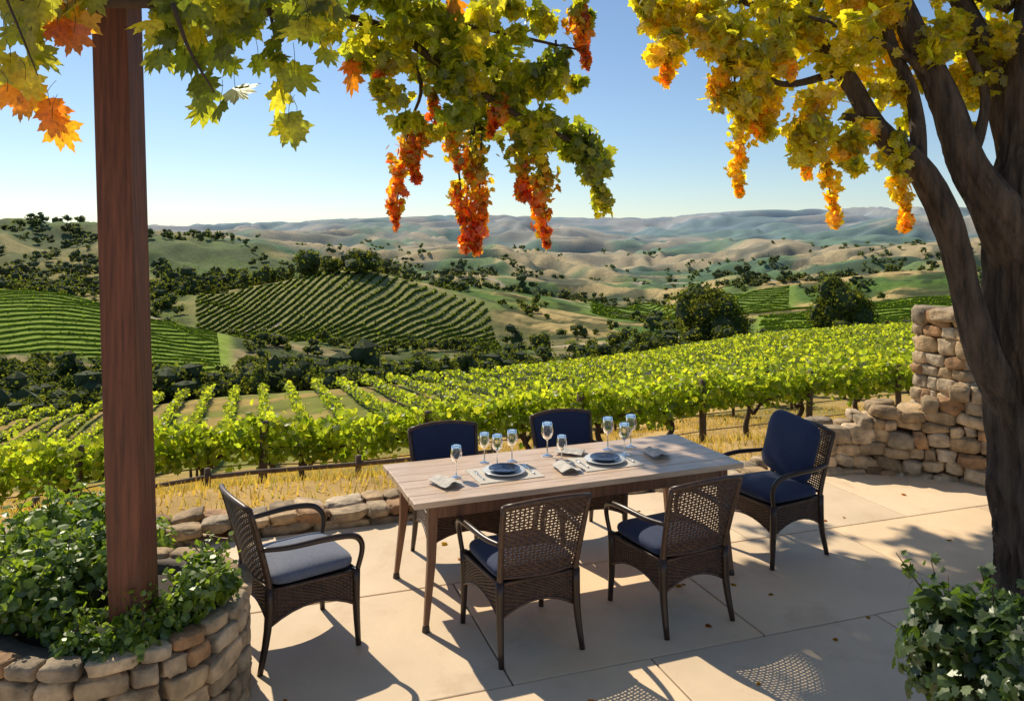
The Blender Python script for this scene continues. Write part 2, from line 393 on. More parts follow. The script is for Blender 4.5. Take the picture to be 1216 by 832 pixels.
# ---------------- table
TA=math.radians(21.2);tc=np.array([.36,5.31]);tu=np.array([math.cos(TA),math.sin(TA)]);tv=np.array([-math.sin(TA),math.cos(TA)])
mb=MB();nb=6;W=.86;L=2.32
for i in range(nb):
    v=(-W/2+(i+.5)*W/nb)
    V,F=box((0,v,.752+.001*rng.randn()),(L/2+.004*rng.randn(),W/nb/2-.0015,.018));mb.add(V,F,0,False)
for sx in(-1,1):
    V,F=box((sx*(L/2-.14),0,.69),(.012,W/2-.09,.042));mb.add(V,F,1,False)
for sy in(-1,1):
    V,F=box((0,sy*(W/2-.07),.69),(L/2-.12,.012,.042));mb.add(V,F,1,False)
for sx in(-1,1):
    for sy in(-1,1):
        V,F=tube([(sx*(L/2-.13),sy*(W/2-.08),.733),(sx*(L/2-.12),sy*(W/2-.07),.4),(sx*(L/2-.08),sy*(W/2-.04),.03)],[.036,.028,.018],4,1,square=True);mb.add(V,F,1,False)
        V,F=tube([(sx*(L/2-.08),sy*(W/2-.04),.04),(sx*(L/2-.08),sy*(W/2-.04),0.0)],[.02,.026],10,1);mb.add(V,F,2)
tb=mb.build('dining_table',[M_table,M_tleg,M_arm]);tb.location=(tc[0],tc[1],0);tb.rotation_euler=(0,0,TA)
bv=tb.modifiers.new('b','BEVEL');bv.width=.004;bv.segments=2;bv.limit_method='ANGLE'
TZ=.7715
# ---------------- chair
def weave(mb,P,nu,nv,wd,th,stw,mat=0):
    S=nu*4+1;e=1e-3
    def frame(u,v):
        p=P(u,v);du=nrm(P(u+e,v)-P(u-e,v));dv=nrm(P(u,v+e)-P(u,v-e));n=nrm(np.cross(du,dv));return p,du,dv,n
    j=np.arange(nv);u=np.linspace(0,1,S)
    Ug,Jg=np.meshgrid(u,j);Vg=(Jg+.5)/nv
    p,du,dv,n=frame(Ug,Vg)
    off=np.sin(math.pi*Ug*nu+math.pi*Jg)*th*1.1
    c=p+n*off[...,None]
    ring=np.stack([c+dv*wd/2+n*th*.2,c+n*th*.55,c-dv*wd/2+n*th*.2,c-dv*wd/2-n*th*.3,c+dv*wd/2-n*th*.3],2)
    for k in range(nv): mb.add(ring[k].reshape(-1,3),grid_faces(S,5,True),mat,True)
    v=np.linspace(0,1,nv+1)
    for k in range(nu):
        uk=np.full_like(v,(k+.5)/nu);p,du,dv,n=frame(uk,v)
        ring=np.stack([p+du*stw/2+n*th*.3,p-du*stw/2+n*th*.3,p-du*stw/2-n*th*.3,p+du*stw/2-n*th*.3],1)
        mb.add(ring.reshape(-1,3),grid_faces(len(v),4,True),mat,False)
def patch(mb,P,off,mat):
    u,v=np.meshgrid(np.linspace(0,1,16),np.linspace(0,1,5));e=1e-3
    p=P(u,v);n=nrm(np.cross(P(u+e,v)-P(u-e,v),P(u,v+e)-P(u,v-e)))
    mb.add((p+n*off).reshape(-1,3),grid_faces(5,16),mat,True)
def chair_mesh(kind):
    mb=MB()
    def back(u,v):
        w=.46+.06*v;q=1-(2*u-1)**2
        return np.stack([(u-.5)*w,-.235-.115*v-.04*q,.46+.42*v+.025*q*v],-1)
    weave(mb,back,20,27,.0115,.003,.009)
    def side(x0,y0,x1,y1):
        def f(u,v):
            q=1-(2*u-1)**2;zb=.235+.075*q
            return np.stack([x0+(x1-x0)*u,y0+(y1-y0)*u,zb+(.425-zb)*v],-1)
        return f
    fl,fr,bl,br=(-.265,.25),(.265,.25),(-.235,-.24),(.235,-.24)
    for a,b in((fr,fl),(br,fr),(bl,br),(fl,bl)):
        P=side(*a,*b);weave(mb,P,24,14,.0125,.003,.006);patch(mb,P,-.006,1);patch(mb,P,.0,1)
        s=[P(np.array(t_),np.array(0.)) for t_ in np.linspace(0,1,9)];V,F=tube(s,[.009]*9,6,1);mb.add(V,F,0)
        s=[P(np.array(t_),np.array(1.)) for t_ in np.linspace(0,1,5)];V,F=tube(s,[.011]*5,6,1);mb.add(V,F,0)
    V,F=box((0,.005,.42),(.235,.235,.008));mb.add(V,F,1,False)
    for s in(-1,1):
        V,F=tube([(s*.262,.247,.44),(s*.258,.25,.22),(s*.262,.262,0)],[.025,.022,.016],8,3);mb.add(V,F,2)
        V,F=tube([(s*.235,-.24,.44),(s*.237,-.25,.22),(s*.248,-.295,0)],[.025,.022,.016],8,3);mb.add(V,F,2)
        V,F=tube([(s*.233,-.236,.4),(s*.236,-.25,.5),(s*.25,-.30,.7),(s*.262,-.352,.885)],[.02,.018,.016,.014],8,3);mb.add(V,F,0)
        V,F=tube([(s*.25,-.295,.66),(s*.285,-.15,.655),(s*.305,.05,.66),(s*.302,.2,.645),(s*.29,.262,.60),(s*.278,.275,.53),(s*.266,.25,.42)],[.013,.016,.018,.018,.017,.015,.014],8,4);mb.add(V,F,2)
    s=[back(np.array(t_),np.array(1.)) for t_ in np.linspace(0,1,11)];V,F=tube(s,[.017]*11,8,1);mb.add(V,F,0)
    s=[back(np.array(t_),np.array(0.)) for t_ in np.linspace(0,1,11)];V,F=tube(s,[.01]*11,8,1);mb.add(V,F,0)
    V,F=sellip((.25,.245,.045),.35,.28);V[:,2]+=.02*(1-(V[:,0]/.25)**2)*(1-(V[:,1]/.245)**2)*(V[:,2]>0)
    V[:,2]+=.006*(fbm(V[:,0]*9+3,V[:,1]*9,33,2)-.5)
    mb.add(V+np.array([0,.012,.472]),F,3)
    if kind=='cushion':
        V,F=sellip((.235,.235,.065),.5,.36)
        V[:,2]*=1-.25*np.abs(V[:,1]/.24)**3
        V[:,2]+=.012*(fbm(V[:,0]*7+3,V[:,1]*7,35,2)-.5)
        r2=math.radians(9);x_,y_=V[:,0].copy(),V[:,1].copy();V[:,0]=x_*math.cos(r2)-y_*math.sin(r2);V[:,1]=x_*math.sin(r2)+y_*math.cos(r2)
        a=math.radians(74);c,s_=math.cos(a),math.sin(a)
        Rm=np.array([[1,0,0],[0,c,-s_],[0,s_,c]])
        V=V@Rm.T
        V[:,1]+=-.19-(V[:,2])*.42;V[:,2]+=.75;mb.add(V,F,3)
    if kind=='padded':
        for o in(.014,-.014): 
            u,v=np.meshgrid(np.linspace(.03,.97,14),np.linspace(.03,1.0,8))
            p=back(u,v);p[...,1]+=o;mb.add(p.reshape(-1,3),grid_faces(8,14),3,True)
    return mb.build('wicker_chair',[M_wicker,M_wick2,M_arm,M_navylit if kind=='sunlit' else M_navy])
def place(ob,x,y,ang):
    ob.location=(x,y,0);ob.rotation_euler=(0,0,math.radians(ang-90))
place(chair_mesh('sunlit'),-1.24,4.47,36)
cb=chair_mesh('plain');place(cb,.05,4.53,114)
c2=bpy.data.objects.new('wicker_chair',cb.data);scene.collection.objects.link(c2);place(c2,.98,4.84,117)
place(chair_mesh('cushion'),1.93,5.76,207)
cp=chair_mesh('padded');place(cp,-.40,5.56,-69)
c3=bpy.data.objects.new('wicker_chair',cp.data);scene.collection.objects.link(c3);place(c3,.52,5.98,-69)
# ---------------- tableware
gp=[(.0005,0.0),(.034,.0),(.035,.002),(.012,.007),(.004,.014),(.0035,.09),(.006,.098),(.026,.112),(.036,.135),(.038,.155),(.033,.185),(.029,.205),(.028,.205),(.032,.185),(.0365,.155),(.0345,.135),(.024,.114),(.004,.101),(.0005,.1)]
mb=MB();V,F=lathe(gp,28);mb.add(V,F,0);g0=mb.build('wine_glass',[M_glass])
GP=[(-.36,5.0,1.0),(-.19,5.33,1.0),(-.10,5.24,1.05),(0.0,5.36,1.05),(.25,5.5,1.15),(.70,5.66,1.15),(.80,5.52,1.1),(.88,5.74,1.15),(.34,5.30,.95)]
for i,(x,y,s) in enumerate(GP):
    o=g0 if i==0 else bpy.data.objects.new('wine_glass',g0.data)
    if i: scene.collection.objects.link(o)
    o.location=(x,y,TZ);o.scale=(s,s,s)
def plate(x,y):
    mb=MB()
    V,F=lathe([(.0005,.004),(.08,.004),(.135,.018),(.142,.02),(.140,.024),(.08,.01),(.0005,.01)],40);mb.add(V,F,0)
    V,F=lathe([(.0005,.012),(.06,.012),(.098,.03),(.104,.034),(.102,.037),(.06,.019),(.0005,.018)],40);mb.add(V,F,1)
    o=mb.build('dinner_plate',[M_platew,M_plateb]);o.location=(x,y,TZ+.004)
    mb=MB();V,F=box((0,0,0),(.22,.16,.0015));mb.add(V,F,0,False);o=mb.build('placemat',[M_linen]);o.location=(x,y,TZ+.002);o.rotation_euler=(0,0,TA)
    for nm,s in(('fork',-1),('knife',1)):
        mb=MB()
        V,F=tube([(0,-.1,.004),(0,-.02,.006),(0,.03,.006)],[.0045,.0035,.003],6,3);mb.add(V,F,0)
        if nm=='fork':
            for k in(-1.5,-.5,.5,1.5):
                V,F=tube([(0,.025,.006),(k*.005,.045,.005),(k*.005,.09,.007)],[.002,.002,.001],5,2);mb.add(V,F,0)
        else:
            V,F=box((0.002,.075,.006),(.008,.05,.001));mb.add(V,F,0,False)
        o=mb.build(nm,[M_steel]);q=np.array([x,y])+tu*s*.175;o.location=(q[0],q[1],TZ+.004);o.rotation_euler=(0,0,TA)
plate(-.05,5.08);plate(.64,5.34)
def napkin(x,y,a):
    mb=MB();u,v=np.meshgrid(np.linspace(-.5,.5,18),np.linspace(-.5,.5,18))
    z=.012+.016*fbm(u*5+x,v*5,6,3)+.02*np.exp(-(u*4)**2);mb.add(np.stack([u*.14,v*.2,z],-1).reshape(-1,3),grid_faces(18,18),0)
    mb.add(np.stack([u*.14+.01,v*.19,z*.5],-1).reshape(-1,3),grid_faces(18,18),0)
    o=mb.build('napkin',[M_linen]);o.location=(x,y,TZ);o.rotation_euler=(0,0,a)
napkin(-.42,4.85,.7);napkin(.36,5.16,.3);napkin(1.02,5.5,.3);napkin(.42,5.55,1.2)
# ---------------- right tree
mb=MB()
def limb(pts,r,d0=5.1,sub=8,seg=28,rough=.45,dd=None):
    P_=[loc(x,y,d0+(dd[i] if dd else 0)) for i,(x,y) in enumerate(pts)]
    V,F=tube(P_,r,seg,sub,rough,seed=rng.rand()*20);mb.add(V,F,0);return P_
limb([(1262,730),(1250,690),(1236,600),(1226,500),(1216,400),(1214,300),(1222,180),(1232,60),(1240,-80),(1235,-250)],[.46,.37,.29,.26,.25,.225,.17,.15,.12,.06],sub=14,seg=110,rough=.55)
limb([(1236,560),(1196,480),(1168,420),(1145,340),(1126,270),(1092,200),(1040,150),(990,70),(915,5),(800,-70),(700,-140)],[.12,.115,.10,.092,.09,.085,.07,.06,.05,.04,.02],dd=[0,-.05,-.1,-.1,-.1,-.1,0,.2,.5,1.2,1.9],seg=44)
limb([(1222,330),(1190,260),(1150,195),(1118,110),(1075,20),(1040,-60),(1000,-160)],[.16,.14,.11,.09,.075,.06,.03],dd=[0,-.1,-.1,0,.1,.2,.4],seg=50)
limb([(1222,240),(1200,150),(1170,60),(1130,-20),(1080,-110)],[.14,.10,.08,.06,.03],dd=[0,.1,.2,.3,.4],seg=40)
limb([(1080,190),(1050,170),(1030,145),(1000,138)],[.05,.04,.03,.02],seg=14)
limb([(1092,200),(1085,120),(1055,40),(1050,-40)],[.055,.045,.035,.03],seg=14,dd=[-.1,0,.1,.2])
limb([(1000,85),(930,100),(880,70),(830,60)],[.03,.022,.016,.008],seg=8,dd=[.2,.1,0,0],rough=.2)
limb([(960,45),(960,0),(880,-20)],[.04,.03,.02],seg=10,dd=[.3,.3,.3])
limb([(1118,110),(1080,70),(1020,40),(960,20)],[.04,.03,.02,.01],seg=10,rough=.2)
limb([(1150,200),(1170,120),(1150,60)],[.04,.03,.02],seg=10)
limb([(930,15),(860,0),(790,10),(760,0)],[.03,.02,.015,.008],seg=8,dd=[.4,.3,.2,.2],rough=.2)
YG=[(.11,.145,.018),(.20,.21,.02),(.30,.265,.02),(.37,.285,.018)]
OR=[(.12,.14,.02),(.24,.22,.022),(.34,.22,.016),(.35,.125,.012),(.25,.045,.010)]
def blob(mb,c,r,n,size,cols,bias=0,tm=LOB,mat=1,droop=True,zs=.8):
    nl=max(3,int(n/60));
    cc=np.asarray(c)+rng.randn(nl,3)*r*.5*np.array([1,1,zs])
    k=rng.randint(0,nl,n);rr=r*.36*(.6+.8*rng.rand(nl))
    d=rng.randn(n,3)*rr[k][:,None]*.6*np.array([1,1,zs])
    tone=rng.rand(nl)*.5
    col=mixc(cols,np.clip(tone[k]+rng.rand(n)*.5+bias,0,1))*(.75+.5*rng.rand(n,1))
    nor=rng.randn(n,3)*.8+np.array([0,-.5,.45])
    leaves(mb,cc[k]+d,size*(.6+.7*rng.rand(n)),nor,col,tm,mat,droop)
def hang(mb,a,b,r0,r1,n,size,cols,tm=LOB,mat=1,g=.0):
    a=np.asarray(a);b=np.asarray(b);t_=rng.rand(n)
    ln=np.linalg.norm(b-a)
    r=(r0*(1-t_)+r1*t_)*(.75+.45*np.sin(t_*ln/.07*2+a[0]*30))
    d=nrm(rng.randn(n,3))*(rng.rand(n,1)**.5)*r[:,None]
    ax=a+(b-a)*t_[:,None];ax[:,0]+=.02*np.sin(t_*5+a[0]*9)
    col=mixc(cols,np.clip(g+t_*(1-g)*.9+rng.randn(n)*.22,0,1))*(.6+.7*rng.rand(n,1))
    leaves(mb,ax+d,size*(.6+.7*rng.rand(n)),d/(r[:,None]+.001)+rng.randn(n,3)*.6,col,tm,mat,True)
    V,F=tube([a+np.array([0,0,.05]),(a+b)/2+rng.randn(3)*.01,b],[.006,.004,.002],5,3);mb.add(V,F,0)
for x,y,r,n,dd in [(800,15,46,380,.2),(850,40,48,420,0),(890,75,42,340,0),(935,25,48,380,.4),(985,20,50,380,.2),(1040,25,55,420,.3),(1100,45,50,380,.4),(1150,30,50,380,.2),(1195,70,50,380,.5),(780,5,30,160,.1),
    (965,140,38,300,0),(1010,150,34,220,.3),(1000,180,28,150,0),(1050,110,36,200,.4),(1165,110,42,240,.5),(1150,155,27,120,.4),(880,120,28,220,0),(905,140,24,150,0),(1075,170,28,160,.4),(790,70,24,110,0),(840,-10,55,300,.3),(1060,-30,60,300,.4),(1190,-10,55,300,.5),(950,-40,60,300,.4),(1130,90,44,260,.6),(930,80,36,160,.5),(1060,60,40,200,.6),(990,90,30,110,.6)]:
    d=4.9+dd;blob(mb,loc(x,y,d),r*d/920,n,.072,YG,.16)
for x0,y0,x1,y1,w in [(872,100,882,232,22),(965,130,992,266,24),(1068,160,1072,268,22),(950,150,955,205,20),(1010,160,1020,200,22),(905,90,900,160,24),(800,40,785,92,20),(925,30,935,90,24),(860,60,852,110,20)]:
    d=4.9;hang(mb,loc(x0,y0,d),loc(x1,y1,d),w*d/920,9*d/920,300,.052,[YG[1],YG[2],YG[3],(.42,.27,.015)])
for i in range(54):  # unseen canopy leaves, added overhead to shade the lower-right patio
    c=np.array([rng.uniform(-2.2,.8),rng.uniform(9.0,10.9),rng.uniform(6.3,6.9)])
    blob(mb,c,.5,190,.13,YG,.0,HEX)
for i in range(30):
    c=np.array([rng.uniform(.6,4.6),rng.uniform(5.6,8.6),rng.uniform(5.4,6.6)])
    blob(mb,c,.5,130,.12,YG,.0,HEX)
for q in [((1.4,7.0,5.6),(-.4,9.0,6.4),(-1.7,9.9,6.6)),((2.4,6.2,5.2),(1.4,7.8,6.0),(.4,9.8,6.6)),((3.2,5.3,4.6),(3.0,6.8,5.6),(2.8,8,6))]:  # unseen limbs, added to join the overhead leaf blobs to the trunk
    V,F=tube([(3.35,5.15,3.9),*q],[.10,.07,.045,.02],10,6,.3);mb.add(V,F,0)
mb.build('shade_tree',[M_bark,M_leaf])
# ---------------- pergola grape vine
mb=MB()
GR=[(.065,.09,.015),(.12,.15,.02),(.20,.215,.022),(.30,.265,.022)]
D0=3.8
def vine(pts,r,d=D0,dd=None):
    P_=[loc(x,y,d+(dd[i] if dd else 0)) for i,(x,y) in enumerate(pts)]
    V,F=tube(P_,r,8,5,.3,seed=rng.rand()*9);mb.add(V,F,0)
vine([(100,-60),(200,5),(290,12),(400,20),(470,40),(540,90),(620,140),(690,175),(715,215)],[.03,.028,.026,.025,.022,.02,.015,.01,.004])
vine([(470,40),(500,100),(485,150)],[.012,.01,.005]);vine([(540,90),(560,140),(565,190)],[.012,.01,.005])
vine([(430,-30),(520,20),(600,40),(690,60)],[.015,.012,.01,.004]);vine([(620,140),(640,180)],[.01,.005])
vine([(320,10),(330,60),(345,110)],[.008,.006,.003],3.2);vine([(205,5),(225,60),(255,110)],[.01,.006,.003],2.9)
vine([(0,-20),(25,40),(45,90)],[.005,.004,.002],2.75)
vine([(-60,2),(20,-2),(100,2),(180,2)],[.03,.03,.028,.026],3.0)
for x,y,r,n in [(400,10,40,200),(440,30,46,300),(480,55,46,320),(520,70,44,330),(560,100,44,360),(600,125,42,400),(640,150,38,360),(680,175,32,300),(698,200,22,180),(500,15,44,280),(550,30,44,300),(590,60,40,280),(540,120,36,220),(480,110,28,130),(600,10,38,200),(640,30,30,120),(655,90,24,120),(570,150,28,180),(505,145,24,130),(350,10,28,90),(680,100,20,80),(450,80,22,90),(690,10,20,80),(620,70,30,140)]:
    blob(mb,loc(x,y,D0+rng.randn()*.12),r*D0/920,n,.055,GR,.12)
for x0,y0,x1,y1,w0,g in [(488,150,468,268,26,.35),(560,165,552,298,26,.2),(572,170,566,300,20,.15),(635,175,652,292,30,.1),(610,170,628,235,26,.05),(690,0,692,78,24,.3),(540,150,540,200,22,.1),(498,150,492,215,24,.35),(545,215,545,262,18,.3),(645,200,640,250,22,.05),(520,90,515,150,24,.15),(455,60,450,110,18,.3),(590,100,586,160,22,.2)]:
    hang(mb,loc(x0,y0,D0),loc(x1,y1,D0),w0*D0/920,8*D0/920,320 if y1-y0>60 else 130,.038,OR,g=g)
hang(mb,loc(700,165,D0),loc(712,248,D0),24*D0/920,12*D0/920,260,.045,GR,g=.2)
hang(mb,loc(660,60,D0),loc(665,115,D0),18*D0/920,8*D0/920,130,.045,GR,g=.2)
def big(x,y,d,s,col):
    c=loc(x,y,d)[None];leaves(mb,c,np.array([s]),np.array([[rng.randn()*.6,-1,.35+rng.randn()*.5]]),np.array([col])*(.7+.5*rng.rand()),LEAF,1,True)
    V,F=tube([c[0],c[0]+np.array([rng.randn()*.01,0,s*.5]),c[0]+np.array([rng.randn()*.02,.01,s*.9])],[.0012,.0012,.001],4,2);mb.add(V,F,0)
for i in range(110): 
    x=rng.uniform(180,400);y=abs(rng.randn())*34-8
    big(x,y,3.0+rng.rand()*.3,.095*(.7+.5*rng.rand()),mixc(GR,rng.rand(1))[0])
for x,y in [(215,45),(235,70),(225,95),(258,125),(250,100),(240,40),(262,75),(345,140),(335,110),(350,90),(322,70),(330,45),(300,35),(370,30),(380,60),(215,75),(196,60),(355,150),(268,50),(320,95),(245,130),(270,110),(232,118)]:
    big(x+rng.randn()*6,y+rng.randn()*6,3.0+rng.rand()*.2,.12*(.7+.5*rng.rand()),mixc(GR,rng.rand(1))[0])
for x,y,t_ in [(20,20,.1),(45,10,.2),(80,30,.8),(95,20,.65),(30,50,.1),(12,75,.3),(40,110,.6),(25,120,.8),(62,140,.7),(70,150,.6),(60,125,.8),(8,110,.7),(35,75,.2),(68,30,.85),(5,40,.1),(90,5,.2),(15,5,.1),(50,35,.2),(415,75,.85),(418,90,.75),(60,15,.1),(-10,60,.2),(30,95,.35),(78,8,.1),(45,60,.15),(0,90,.3),(20,35,.05),(38,28,.1),(5,15,.1),(55,0,.1),(110,-5,.1),(75,-5,.15),(88,38,.85),(540,5,.75)]:
    big(x,y,2.75+rng.rand()*.2 if x<300 else 3.7,.115*(.75+.4*rng.rand()),mixc(OR,np.array([t_]))[0])
for i in range(420):
    big(rng.uniform(-80,620),rng.uniform(-150,-15),3.0+rng.rand()*1.0,.11*(.7+.5*rng.rand()),mixc(GR,rng.rand(1))[0])
mb.build('grape_vine',[M_twig,M_leaf])
# ---------------- planter plants and right bush
def shrub(name,c,r,n,size,cols,tm=HEX,lobes=14,seed=1):
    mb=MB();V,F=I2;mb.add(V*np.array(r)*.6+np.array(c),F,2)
    cc=[];
    for i in range(lobes):
        d=nrm(rng.randn(3));d[2]=abs(d[2])*.9;cc.append(np.array(c)+d*np.array(r)*rng.uniform(.45,.85))
    cc=np.array(cc);k=rng.randint(0,lobes,n);rr=np.array(r).mean()*.34
    dn,dp=ball(n,.45);tone=rng.rand(lobes)*.5
    col=mixc(cols,tone[k]+rng.rand(n)*.5)*(.7+.6*rng.rand(n,1))
    leaves(mb,cc[k]+dp*rr*(.7+.7*rng.rand(n,1)),size*(.55+.8*rng.rand(n)),dn+rng.randn(n,3)*.5+np.array([0,0,.5]),col,tm,1)
    for i in range(18):
        b=cc[rng.randint(lobes)];e=b+np.array([rng.randn()*.09,rng.randn()*.09,rr*1.3+rng.rand()*.1])
        V,F=tube([np.array(c)-np.array([0,0,r[2]*.3]),b,e],[.006,.004,.002],5,4);mb.add(V,F,0)
        t_=rng.rand(26,1);leaves(mb,b+(e-b)*t_+rng.randn(26,3)*.018,size*.8*(.5+.6*rng.rand(26)),rng.randn(26,3)+np.array([0,0,.6]),mixc(cols,.4+.6*rng.rand(26)),tm,1)
    return mb.build(name,[M_twig,M_bush,M_core])
PL=[(.06,.10,.015),(.12,.19,.022),(.20,.27,.03)]
shrub('planter_plant',(-2.12,3.72,.62),(.38,.38,.21),5200,.042,PL,lobes=24)
shrub('planter_plant',(-1.52,3.72,.60),(.17,.24,.19),2200,.040,PL,lobes=12)
shrub('planter_plant',(-1.78,3.42,.54),(.3,.15,.12),2600,.036,PL,lobes=16)
shrub('planter_plant',(-2.9,4.9,.25),(.7,.5,.4),3600,.05,PL,lobes=18)
PR=[(.022,.04,.012),(.04,.07,.018),(.07,.12,.025)]
shrub('leafy_bush',(1.98,3.02,.5),(.48,.42,.48),4800,.058,PR,tm=LOB,lobes=24)
# ---------------- vineyard
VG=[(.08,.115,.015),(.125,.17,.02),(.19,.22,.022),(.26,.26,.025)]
FR=catmull([(-13.5,12.6),(-8.5,12.9),(-2.7,14.1),(3,16.2),(10.8,19.8),(14,21.5)],30)
def front_y(x): return np.interp(x,FR[:,0],FR[:,1])
mb=MB()
ln=np.concatenate([[0],np.cumsum(np.linalg.norm(np.diff(FR,axis=0),axis=1))])
n=14000;s=rng.rand(n)*ln[-1];x=np.interp(s,ln,FR[:,0]);y=np.interp(s,ln,FR[:,1])
top=1.40+.34*fbm(s*1.3,s*0,4,3);bot=1.12-.35*fbm(s*1.1,s*0+3,9,3)
v=rng.rand(n);zz=bot+(top-bot)*v+np.where(rng.rand(n)<.09,rng.rand(n)*.38,0)-np.where(rng.rand(n)<.04,rng.rand(n)*.3,0)
lat=rng.randn(n)*.2*(1-.4*np.abs(v-.5))
pos=np.stack([x+rng.randn(n)*.05,y+lat,gz(x,y)+zz],-1)
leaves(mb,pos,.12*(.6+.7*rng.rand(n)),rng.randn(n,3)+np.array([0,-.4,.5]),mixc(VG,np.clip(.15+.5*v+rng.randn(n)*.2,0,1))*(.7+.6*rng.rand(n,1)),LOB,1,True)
for s0 in np.arange(.5,ln[-1],1.9):
    x=np.interp(s0,ln,FR[:,0])+rng.randn()*.2;y=np.interp(s0,ln,FR[:,1]);z=float(gz(x,y))
    V,F=tube([(x,y,z-.1),(x+rng.randn()*.07,y,z+.35),(x+rng.randn()*.1,y,z+.7),(x+rng.randn()*.2,y,z+1.15)],[.09,.065,.055,.04],8,4,.5,seed=s0);mb.add(V,F,0)
    for k in(-1,1):
        V,F=tube([(x,y,z+.7),(x+k*.25,y,z+1.0),(x+k*.8,y,z+1.15)],[.04,.03,.015],6,3);mb.add(V,F,0)
for s0 in np.arange(.2,ln[-1],3.0):
    x=np.interp(s0,ln,FR[:,0]);y=np.interp(s0,ln,FR[:,1])-.1;z=float(gz(x,y))
    V,F=tube([(x,y,z-.1),(x+rng.randn()*.04,y,z+1.55)],[.08,.075],6,1);mb.add(V,F,2)
for h_ in(.45,.8,1.1):
    k=np.arange(0,len(FR),5);V,F=tube([(FR[i,0],FR[i,1],float(gz(*FR[i]))+h_) for i in k],[.012]*len(k),5,1);mb.add(V,F,2)
mb.build('vine_row',[M_twig,M_vine,M_fence])
mb=MB();fp=[(-10,11.0),(-7,11.4),(-4.6,11.7),(-2.4,12.1),(-.3,12.8)]
zs=[float(gz(*p)) for p in fp]
for (x,y),z in zip(fp,zs):
    V,F=tube([(x,y,z-.1),(x,y,z+.7)],[.055,.05],6,1);mb.add(V,F,0)
for h_ in(.28,.58):
    V,F=tube([(x,y-.05,z+h_) for (x,y),z in zip(fp,zs)],[.036]*len(fp),6,3);mb.add(V,F,0)
mb.build('wooden_fence',[M_fence])
mb=MB();sl=-.33
def rowcore(mb,X,Y,w,h0,h1,mat,col=(1,1,1)):
    m_=len(X);z=gz(X,Y);dx=np.gradient(X);dy=np.gradient(Y);l=np.hypot(dx,dy)+1e-6;px,py=-dy/l,dx/l
    pr=[(-.5,h0),(-.55,(h0+h1)/2),(-.2,h1),(.2,h1),(.55,(h0+h1)/2),(.5,h0)]
    V=[]
    for k,(a,b) in enumerate(pr):
        j=1+.5*(rng.rand(m_)-.5);V.append(np.stack([X+px*a*w*j,Y+py*a*w*j,z+b*(1+.25*(rng.rand(m_)-.5))],-1))
    V=np.stack(V,1);mb.add(V.reshape(-1,3),grid_faces(m_,6),mat,True,col)
for c in np.arange(-75,125,2.7):
    Y=np.arange(18,113,.7);X=c+sl*Y;U=608+920*X/Y
    ok=(Y>front_y(X)+np.interp(X,[-6,4],[12,5]))&(np.abs(X)<.80*Y+4)&(Y<np.interp(U,[600,720],[82,113])+1.5*np.sin(X*.3))
    if ok.sum()<5: continue
    X=X[ok];Y=Y[ok];rowcore(mb,X,Y,.28,.5,.95,0)
    for a,b,dn,sz in((0,45,70,.19),(45,70,40,.27),(70,120,24,.36)):
        q=(Y>=a)&(Y<b)
        if q.sum()<2: continue
        y0,y1=Y[q].min(),Y[q].max();n=int((y1-y0)*dn)
        y=rng.uniform(y0,y1,n);x=c+sl*y;v=rng.rand(n)
        tp=1.05+.45*vn(y*1.1,x*0+c,5)
        pos=np.stack([x+rng.randn(n)*.18,y+rng.randn(n)*.1,gz(x,y)+.45+(tp-.45)*v],-1)
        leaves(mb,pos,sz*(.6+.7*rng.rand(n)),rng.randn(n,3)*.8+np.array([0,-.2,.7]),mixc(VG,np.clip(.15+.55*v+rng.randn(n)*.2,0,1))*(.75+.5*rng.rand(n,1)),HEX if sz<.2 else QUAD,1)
    for y in np.arange(Y.min(),min(Y.max(),60),2.4):
        x=c+sl*y;z=float(gz(x,y));V,F=tube([(x,y,z-.05),(x+rng.randn()*.05,y,z+.9)],[.05,.035],5,1);mb.add(V,F,2)
mb.build('vineyard',[M_core,M_vine,M_twig])
DG=[(.10,.15,.025),(.15,.21,.03),(.20,.26,.035)]
def field(name,lines,w,h,den,sz,cols=DG):
    mb=MB()
    for X,Y in lines:
        if len(X)<3: continue
        rowcore(mb,X,Y,w*.8,.1,h*.7,1,cols[0])
        n=int(len(X)*den);i=rng.rand(n)*(len(X)-1);x=np.interp(i,np.arange(len(X)),X);y=np.interp(i,np.arange(len(X)),Y)
        pos=np.stack([x+rng.randn(n)*w*.35,y+rng.randn(n)*w*.35,gz(x,y)+rng.rand(n)*h],-1)
        leaves(mb,pos,sz*(.6+.8*rng.rand(n)),rng.randn(n,3)+np.array([0,-.2,.8]),mixc(cols,rng.rand(n)),QUAD,1)
    mb.build(name,[M_core,M_far])
def clip(X,Y,f):
    u=608+920*X/Y;k=f(u,Y);return X[k],Y[k]
L1=[]
for c in np.arange(205,420,4.2):
    X=np.arange(-190,-60,1.5);Y=c+X*.35;L1.append(clip(X,Y,lambda u,Y:(u<262)&(u>-200)&(Y>207)&(Y<262)))
field('vineyard',L1,.7,.75,3,.6)
L2=[]
for c in np.arange(-260,200,5.0):
    Y=np.arange(292,404,2.0);X=c+.25*(Y-300)+8*np.sin((Y-292)/45);L2.append(clip(X,Y,lambda u,Y:(u<575+(400-Y)*.2)&(u>232)&(Y<404)))
field('vineyard',L2,1.1,1.5,4,1.0,[(.07,.10,.022),(.11,.15,.028),(.15,.19,.035)])
L3=[]
for c in np.arange(300,900,9):
    X=np.arange(40,330,3.0);Y=c-X*.25;L3.append(clip(X,Y,lambda u,Y:((u>700)&(u<940)&(Y>470)&(Y<610))|((u>900)&(u<1300)&(Y>310)&(Y<440))))
field('vineyard',L3,1.4,1.2,3,1.2)
